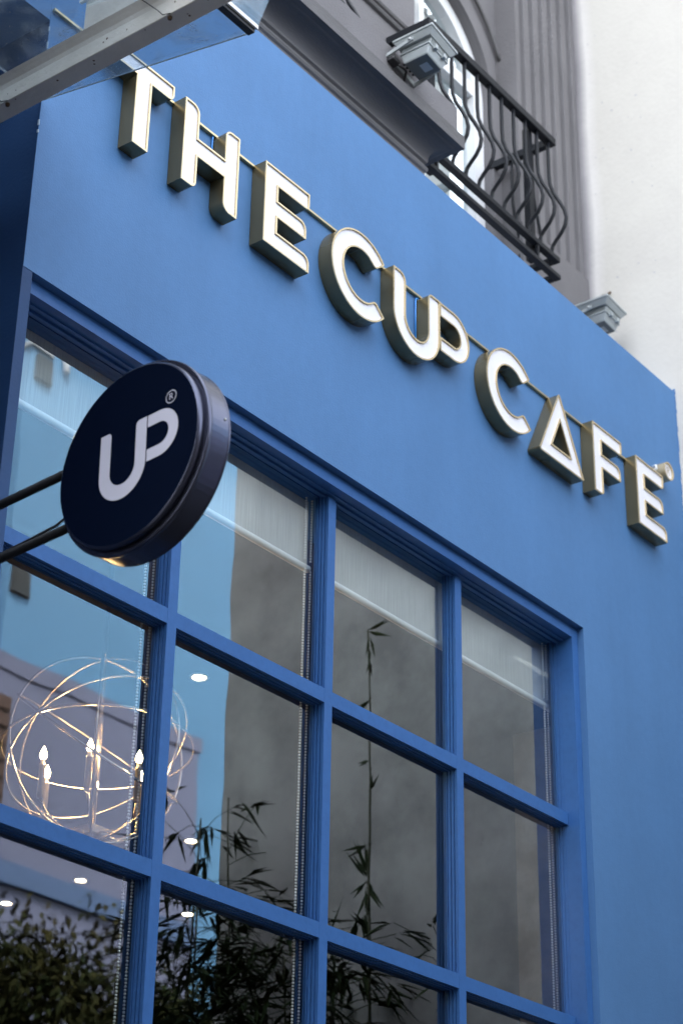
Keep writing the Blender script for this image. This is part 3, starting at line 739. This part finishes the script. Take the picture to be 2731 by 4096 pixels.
# ------------------------------------------------------------------ floodlights
def floodlight(loc, label, tilt):
    t = thing('floodlight', loc, label, 'floodlight', 'grey floodlights above the blue wall')
    t.rotation_euler = (0, R(tilt), 0)
    def part(mb, name, m, bevel=0):
        o = bpy.data.objects.new(name, mb.mesh(name, m)); COL.objects.link(o); o.parent = t
        if bevel: b = o.modifiers.new('bevel', 'BEVEL'); b.width = bevel; b.segments = 2
        return o
    W, D = .195, .205                                  # x and y size of the front frame, lens upwards
    part(B(0, W, -D, 0, -.006, .008), 'lens_frame', M['flood'], .003)
    part(MB().hexa([(.022, -D + .022, -.034), (W - .022, -D + .022, -.034), (W - .022, -.022, -.034), (.022, -.022, -.034),
                    (.004, -D + .004, -.0065), (W - .004, -D + .004, -.0065), (W - .004, -.004, -.0065), (.004, -.004, -.0065)]), 'reflector_shell', M['flood'], .002)
    core = part(B(.034, W - .034, -D + .036, -.036, -.066, -.0345), 'heat_sink', M['floodd'])
    for i in range(13):
        xx = .038 + i * .0105
        o = part(B(xx, xx + .0035, -D + .026, -.030, -.066, -.0346), 'fin', M['flood'])
    part(B(.026, W - .026, -D + .026, -.028, -.076, -.0665), 'gear_lid', M['flood'], .002)
    part(MB().hexa([(.044, -D + .044, -.116), (W - .044, -D + .044, -.116), (W - .044, -.044, -.116), (.044, -.044, -.116),
                    (.030, -D + .030, -.0765), (W - .030, -D + .030, -.0765), (W - .030, -.032, -.0765), (.030, -.032, -.0765)]), 'gear_box', M['flood'], .004)
    cov = part(B(.046, W - .046, -D + .046, -.046, -.1185, -.1165), 'gear_cover', M['floodd'])
    part(B(.082, .128, -.135, -.095, -.1195, -.1187), 'rating_label', M['label'])
    for xx in (.060, W - .075):
        part(B(xx, xx + .018, -D + .012, -D + .030, -.084, -.060), 'clip', M['flood'], .002)
    for xx, sx in ((-.006, 1), (W - .002, 1)):
        part(MB().extr([(-.115, -.052), (-.115, -.034), (.010, -.062), (.010, -.084)], 0, xx, xx + .008), 'bracket_arm', M['flood'])
        part(MB().lathe([(xx - .006, .0), (xx - .005, .007), (xx, .008)], 12, 'X', (0, -.10, -.043)), 'pivot_bolt', M['label'])
    part(B(-.006, W + .006, .0105, .018, -.084, -.062), 'wall_bracket', M['flood'])
    m = MB(); m.tube([(.03, .012, -.085), (.05, -.02, -.11), (.085, -.026, -.112), (.12, .008, -.12), (.14, .012, -.13)], .006, 8); part(m, 'cable', M['rubber'])
    for i in range(4):
        part(MB().lathe([(-.028, .006), (-.045, .008), (-.050, .006)], 10, 'Y', (.06 + i * .022, 0, -.098)), 'gland', M['rubber'])
    part(B(.0, .05, -.02, .016, -.106, -.085), 'junction_box', M['rubber'], .004)
    return t
floodlight((1.122, -.018, 7.160), 'grey floodlight with cooling fins fixed to the cornice in front of the arched window', 9)
floodlight((3.10, .298, 7.0), 'grey floodlight behind the blue wall top, beside the cream wall', 4)

# ------------------------------------------------------------------ party wall on the right: cream above, blue lap low down, bare concrete further out
pw = thing('party_wall', (3.41, 0, 0), 'cream rendered party wall with a sooty edge, rising beside the blue wall', 'wall')
B(3.4105, 3.75, -.60, .9, 5.76, 14).build('cream_render', M['cream'], pw)
B(3.4105, 3.75, -.60, .9, 0, 5.7595).build('bare_concrete', M['concrete'], pw)
m = MB(); rnd = random.Random(21); zz = 5.8
while zz < 6.53:                                       # ragged brush edge of the blue paint on the cream wall
    h = rnd.uniform(.008, .03); m.box(3.4085, 3.4103, YF - rnd.uniform(.0, .0045), YF + .01, zz, zz + h); zz += h
for i in range(60):
    yy = rnd.uniform(-.08, .33)
    m.box(3.4086, 3.4104, yy, yy + rnd.uniform(.005, .02), ZT - .01, ZT + rnd.uniform(.0, .01))
tag(m.build('ragged_paint_edge', M['blue'], pw), kind='stuff')
m = MB(); rnd = random.Random(5)
for i in range(34):
    yy, zz = rnd.uniform(-.05, .3), rnd.uniform(6.6, 9.0); s_ = rnd.uniform(.003, .011)
    m.face([(3.4099, yy, zz), (3.4099, yy + s_ * rnd.uniform(.4, 1.6), zz + s_ * .6), (3.4099, yy + s_, zz + s_ * rnd.uniform(.8, 2)), (3.4099, yy - s_ * .4, zz + s_ * .9)])
tag(m.build('scuff_mark', mat('scuff', (0.42, 0.41, 0.42), 0.9), pw), kind='stuff')
m = MB(); m.tube([(3.411, .30, 7.23), (3.400, .285, 7.226), (3.398, .255, 7.222), (3.400, .235, 7.232)], .007, 6); tag(m.build('iron_stub', M['rust'], pw))
cw = tag(B(3.4105, 3.75, -2.63, -.6005, 0, 11.5).build('concrete_wall', M['concrete'], off=(3.41, -1.7, 0)), 'stained grey concrete side wall mirrored in the right-hand window panes', 'wall')

# ------------------------------------------------------------------ blinds inside each bay
BL = [(-.72, -.004, 'leftmost'), (.045, .797, 'second from the left'), (.86, 1.655, 'second from the right'), (1.665, 2.475, 'rightmost')]
LB = ['grey roller blind with a white bottom bar, partly behind the round sign', 'grey roller blind with a white bottom bar, just right of the round sign',
      'grey roller blind with a white bottom bar, above the single tall bamboo shoot', 'grey roller blind with a white bottom bar, next to the right window jamb']
CH = [(-.046, -.010), (.756, .789), None, (2.352, 2.379)]
for (a, b, _), lb, ch in zip(BL, LB, CH):
    t = thing('roller_blind', ((a + b) / 2, .1, 4.58), lb, 'blind', 'roller blinds in the top row of panes')
    m = MB(); m.face([(a + .008, .100, 4.575), (b - .008, .100, 4.575), (b - .008, .100, 4.94), (a + .008, .100, 4.94)]); m.build('fabric', M['fabric'], t, recalc=False)
    m = MB(); m.lathe([(a, .0), (a, .012), (a + .004, .0135), (b - .004, .0135), (b, .012), (b, .0)], 16, 'X', (0, .1, 4.585), creases=(0, 4)); m.build('bottom_bar', M['blindw'], t)
    if ch:
        for xx in ch:
            m = MB(); zz = 2.3
            while zz < 4.94:
                if zz < 4.57 or zz > 4.6: m.lathe([(zz - .0045, .0), (zz - .0022, .0040), (zz + .0022, .0040), (zz + .0045, .0)], 6, 'Z', (xx, .084, 0))
                zz += .0105
            o = m.build('bead_chain', M['blindw'], t, recalc=False); o['kind'] = 'stuff'

# ------------------------------------------------------------------ chandelier and downlights
cc = Vector((.925, 1.2, 4.185)); cr = .365
t = thing('chandelier', tuple(cc), 'round orb chandelier of thin metal hoops with lit candle bulbs, seen through the left panes', 'chandelier')
def hoop(normal, off=0):
    n_ = Vector(normal).normalized(); a = n_.cross(Vector((.3, .2, 1))).normalized(); b = n_.cross(a)
    return [tuple(cc + (a * math.cos(2 * math.pi * i / 72) + b * math.sin(2 * math.pi * i / 72)) * cr) for i in range(72)]
for nn in ((1, .15, 0), (.35, 1, 0), (-.75, .8, 0), (.0, .55, .83), (.12, -.60, .80), (.05, .1, 1.0)):
    MB().tube(hoop(nn), .0058, 6, closed=True).build('hoop', M['chrome'], t)
MB().tube([tuple(cc + Vector((0, 0, -.33))), tuple(cc + Vector((0, 0, .765)))], .010, 10).build('stem', M['chrome'], t)
B(cc.x - .045, cc.x + .045, cc.y - .045, cc.y + .045, cc.z - .345, cc.z - .315).build('hub', M['chrome'], t)
for i in range(6):
    a = R(60 * i + 41); d = Vector((math.cos(a), math.sin(a), 0)); rr_ = .205
    pts = [cc + Vector((0, 0, -.33)) + d * .04, cc + Vector((0, 0, -.345)) + d * .11, cc + Vector((0, 0, -.30)) + d * .185, cc + Vector((-.02, 0, -.24)) + d * rr_]
    arm = MB().tube([tuple(p) for p in pts], .006, 8).build('arm', M['chrome'], t)
    q = cc + d * rr_ + Vector((-.02, 0, -.045))
    ca = MB().lathe([(q.z - .20, .0125), (q.z - .075, .0125), (q.z - .0745, .014), (q.z - .068, .014), (q.z - .0675, .0085), (q.z - .050, .0085)], 12, 'Z', (q.x, q.y, 0), creases=(1, 2, 3, 4)).build('candle', M['candle'], t)
    MB().lathe([(q.z - .050, .006), (q.z - .041, .0115), (q.z - .032, .0130), (q.z - .020, .0098), (q.z - .008, .0040), (q.z + .002, .0)], 14, 'Z', (q.x, q.y, 0)).build('bulb', M['bulb'], t)
DL = [(1.99, 1.66, 'lit recessed downlight in the pane above the bamboo, right of the chandelier'), (3.78, 3.26, 'lit recessed downlight among the bamboo leaves, in the second column of panes'),
      (3.99, 4.31, 'lit recessed downlight low in the left panes, above the dark tree'), (4.09, 5.04, 'lit recessed downlight at the left edge of the low left pane'),
      (4.90, 4.26, 'lit recessed downlight low in the second column, behind brown leaves'), (-.30, .62, 'lit recessed downlight glowing behind the leftmost blind')]
for x, y, lb in DL:
    t = thing('downlight', (x, y, 4.95), lb, 'downlight', 'recessed ceiling downlights')
    MB().lathe([(4.9495, .044), (4.944, .044), (4.942, .035), (4.946, .030), (4.9494, .0295)], 28, 'Z', (x, y, 0)).build('trim_ring', M['blindw'], t)
    m = MB(); m.face([(x + .0285 * math.cos(2 * math.pi * i / 24), y + .0285 * math.sin(2 * math.pi * i / 24), 4.9485) for i in range(24)]); m.build('lamp_disc', M['down'], t)

# ------------------------------------------------------------------ what the panes mirror: houses over the road, tree, bamboo; plus unseen added light blockers
def window_on(parent, x0, x1, z0, z1, y, m='vent', n=7):
    fr = B(x0, x1, y - .02, y + .03, z0, z1).build('window', M[m], parent)
    for i in range(n):
        zz = z0 + (z1 - z0) * (i + .15) / n; hh = (z1 - z0) / n * .55
        B(x0 + .03, x1 - .03, y + .031, y + .055, zz, zz + hh).build('slat', M['louvre' if m == 'vent' else 'shutter'], fr)
t = thing('blue_house', (14, -12, 0), 'tall pale blue house over the road mirrored in the left panes', 'building')
B(10.05, 26, -18, -11.92, 0, 14.70).build('wall', M['teal'], t)
B(10.46, 26, -17.9, -11.94, 14.701, 15.7).build('parapet', M['teal'], t)
B(10.00, 10.44, -12.1, -11.86, 14.60, 14.66).build('cornice_strip', M['soffit'], t)
B(11.1, 26, -11.919, -11.89, 14.86, 14.90).build('conduit', M['soffit'], t)
B(9.3, 10.049, -18, -12.3, 0, 13.6).build('side_wing', M['teal'], t)
window_on(t, 10.14, 10.42, 14.18, 14.52, -11.90); window_on(t, 10.08, 10.42, 11.25, 11.60, -11.90)
MB().tube([(10.66, -11.86, 14.5), (10.66, -11.86, 15.0)], .05, 10).build('vent_pipe', M['white'], t)
for k in range(3):
    for xx in (12.4, 14.6, 16.8): window_on(t, xx, xx + .8, 2.2 + 3.1 * k, 3.4 + 3.1 * k, -11.90, n=6)
t = thing('lilac_house', (8, -10, 0), 'lower lilac house over the road mirrored in the lower left panes', 'building')
B(3.0, 10.25, -11.7, -8.92, 0, 8.62).build('wall', M['lilac'], t)
B(2.9, 10.27, -11.69, -8.90, 8.621, 8.78).build('eaves', M['lilac'], t)
B(2.9, 10.26, -8.9195, -8.86, 6.60, 6.80).build('band', mat('blue_band', (0.06, 0.10, 0.19), 0.85), t)
window_on(t, 6.7, 7.55, 7.2, 8.35, -8.90, 'shutter'); window_on(t, 4.4, 5.3, 7.2, 8.35, -8.90, 'shutter')

t = thing('shade_house_across', (-6, -12, 0), 'long brown house added unseen across the road to darken the cafe front', 'building')  # invented house, keeps low sky light off the lower blue wall
B(-20, 2.6, -19, -12.2, 0, 8.0).build('wall', mat('brown_render', (0.07, 0.055, 0.045), 0.85, var=0.2, vscale=0.7), t)
B(-20.2, 2.7, -19, -12.0, 8.001, 8.2).build('eaves', M['soffit'], t)
for k in range(2):
    for i in range(7): window_on(t, -18 + i * 2.9, -17 + i * 2.9, 1.4 + 3.2 * k, 2.9 + 3.2 * k, -12.18, n=5)

t = thing('shade_house_left', (-9, -5, 0), 'dark brown house added unseen on the left to block low side light', 'building')  # added mass out of view, dims the faces turned left
B(-13, -6.6, -10, -.4, 0, 8.2).build('wall', mat('umber_render', (0.05, 0.04, 0.035), 0.85, var=0.2, vscale=0.7), t)
B(-13.1, -6.4, -10.1, -.3, 8.201, 8.4).build('eaves', M['soffit'], t)

def leafquad(m, p, d, L, W, up):
    d = Vector(d).normalized(); s_ = d.cross(up)
    if s_.length < .05: s_ = Vector((1, 0, 0))
    s_.normalize(); n_ = s_.cross(d)
    a = p; b = p + d * L * .35 + s_ * W; c_ = p + d * L - n_ * L * .12; e = p + d * L * .35 - s_ * W
    m.face([a, b, c_, e])
def bamboo(x, y, H, lean, label, n_leaf, z_leaf, rnd, spread=.35, keep=None):
    t = thing('bamboo', (x, y, 0), label, 'bamboo', 'bamboo plants along the concrete wall')
    pts = []
    for i in range(16):
        q = i / 15; pts.append((x + lean[0] * q * q, y + lean[1] * q * q, H * q))
    rr_ = [.011 * (1 - .75 * i / 15) + .002 for i in range(16)]
    cu = MB().tube(pts, rr_, 7); 
    for i in range(1, 15): cu.lathe([(pts[i][2] - .006, rr_[i]), (pts[i][2], rr_[i] * 1.5), (pts[i][2] + .006, rr_[i])], 7, 'Z', (pts[i][0], pts[i][1], 0))
    cu.build('culm', M['culm'], t)
    lf = MB()
    for k in range(n_leaf):
        zz = rnd.uniform(*z_leaf); q = zz / H; base = Vector((x + lean[0] * q * q, y + lean[1] * q * q, zz))
        a = rnd.uniform(0, 2 * math.pi); ln = rnd.uniform(.1, spread)
        tip = base + Vector((math.cos(a) * ln, math.sin(a) * ln, rnd.uniform(-.02, .18)))
        for j in range(rnd.randint(3, 6)):
            dd = Vector((math.cos(a) + rnd.uniform(-.9, .9), math.sin(a) + rnd.uniform(-.9, .9), rnd.uniform(-.9, .25)))
            L_ = rnd.uniform(.12, .24); e_ = tip + dd.normalized() * L_
            if keep and not (keep(tip) and keep(e_)): continue
            leafquad(lf, tip + Vector((rnd.uniform(-.03, .03),) * 3), dd, L_, rnd.uniform(.009, .015), Vector((0, 0, 1)))
        if keep and not keep(tip): continue
        lf.tube([tuple(base), tuple(base * .5 + tip * .5 + Vector((0, 0, .02))), tuple(tip)], .0022, 4)
    o = lf.build('foliage', M['leaf'], t, recalc=False); o['kind'] = 'stuff'
    return t
rnd = random.Random(4)
# the single tall shoot
t = bamboo(3.15, -1.43, 5.58, (.0, -.05), 'single tall bamboo shoot against the concrete wall', 3, (3.75, 4.0), rnd, .10)
lf = MB()
for zz, dy, L, dz in ((5.58, -.10, .13, .01), (5.57, -.11, .14, -.05), (5.54, -.03, .13, -.14), (5.47, -.01, .10, -.11), (5.42, .0, .10, -.10), (5.20, .06, .13, -.05), (5.05, -.10, .12, .0), (4.88, .03, .06, -.02), (4.72, -.06, .10, .08),
                      (4.46, .09, .13, -.02), (4.32, .05, .16, .14), (4.31, .02, .17, .16), (4.30, .08, .15, .13), (4.30, -.01, .15, .14), (4.29, -.05, .13, -.09), (4.28, .07, .12, -.06), (4.26, -.09, .16, -.13), (4.25, -.03, .16, -.15), (4.22, .01, .15, -.14), (4.05, .02, .12, .02)):
    for j in range(2):
        leafquad(lf, Vector((3.15, -1.48 + .01 * j, zz)), Vector((rnd.uniform(-.04, .04), -dy + rnd.uniform(-.015, .015), dz)), L * rnd.uniform(.9, 1.15), .010, Vector((1, 0, 0)))
lf.build('leaf_spray', M['leaf'], t, recalc=False)
spots = [(3.05, -2.55, 4.75, 46, 'bamboo clump mirrored beside the chandelier, in the second column of panes'), (3.2, -2.25, 4.85, 26, 'bamboo plant mirrored low against the edge of the concrete wall'),
         (3.0, -2.42, 4.30, 130, 'dense bamboo mirrored at the foot of the second column of panes'), (3.1, -1.95, 4.05, 130, 'leafy bamboo mirrored at the bottom of the second column'),
         (3.05, -1.65, 4.0, 120, 'leafy bamboo mirrored at the bottom of the third column, left'), (3.2, -1.15, 3.92, 26, 'bamboo with spiky leaves mirrored at the bottom of the third column'),
         (3.12, -.9, 3.5, 18, 'small bamboo mirrored at the very bottom of the right column'), (3.12, -1.80, 3.95, 110, 'broad bamboo mirrored at the bottom between the second and third columns')]
for x, y, H, n, lb in spots:
    bamboo(x, y, H, (rnd.uniform(-.12, .05), rnd.uniform(-.12, .12)), lb, n, (max(2.4, H - 1.75), H * .995), rnd, .34)
def street_tree(x, y, H, rx_, ry_, n, label, seed):
    rnd = random.Random(seed)
    t = thing('street_tree', (x, y, 0), label, 'tree', 'street trees across the road')
    tk = MB().tube([(x, y, 0), (x + .05, y, 1.5), (x - .05, y + .05, H * .62)], [.16, .13, .07], 10)
    for k in range(6):
        a = k * 1.05; tk.tube([(x, y, H * (.40 + .04 * k)), (x + .45 * math.cos(a) * rx_, y + .45 * math.sin(a) * ry_, H * (.62 + .03 * k))], [.05, .015], 6)
    tk.build('trunk', M['bark'], t)
    lf = MB()
    for k in range(n):
        a, b = rnd.uniform(0, 6.28), rnd.uniform(-.9, 1); rr_ = rnd.uniform(.25, 1.0) ** .6
        q = math.sqrt(max(0, 1 - b * b))
        cpos = Vector((x + rx_ * rr_ * math.cos(a) * q, y + ry_ * rr_ * math.sin(a) * q, H * .76 + H * .21 * rr_ * b + rnd.uniform(-.15, .2)))
        for j in range(60):
            p = cpos + Vector((rnd.gauss(0, .15), rnd.gauss(0, .15), rnd.gauss(0, .13)))
            leafquad(lf, p, Vector((rnd.uniform(-1, 1), rnd.uniform(-1, 1), rnd.uniform(-1, .3))), rnd.uniform(.07, .12), rnd.uniform(.016, .027), Vector((rnd.uniform(-.5, .5), .3, 1)))
    o = lf.build('crown', M['leaf2'], t, recalc=False); o['kind'] = 'stuff'
street_tree(7.0, -7.3, 5.9, 1.95, 1.0, 520, 'bushy dark green tree mirrored at the bottom left of the window', 9)
street_tree(2.2, -6.9, 6.3, 1.9, 1.1, 130, 'dark green street tree added unseen across the road to shade the lower wall', 10)  # extra tree added out of view to darken the lower front
street_tree(-2.2, -7.2, 6.6, 2.0, 1.1, 130, 'dark green street tree added unseen furthest left to block low sky light', 12)  # likewise added for its shade, never in view
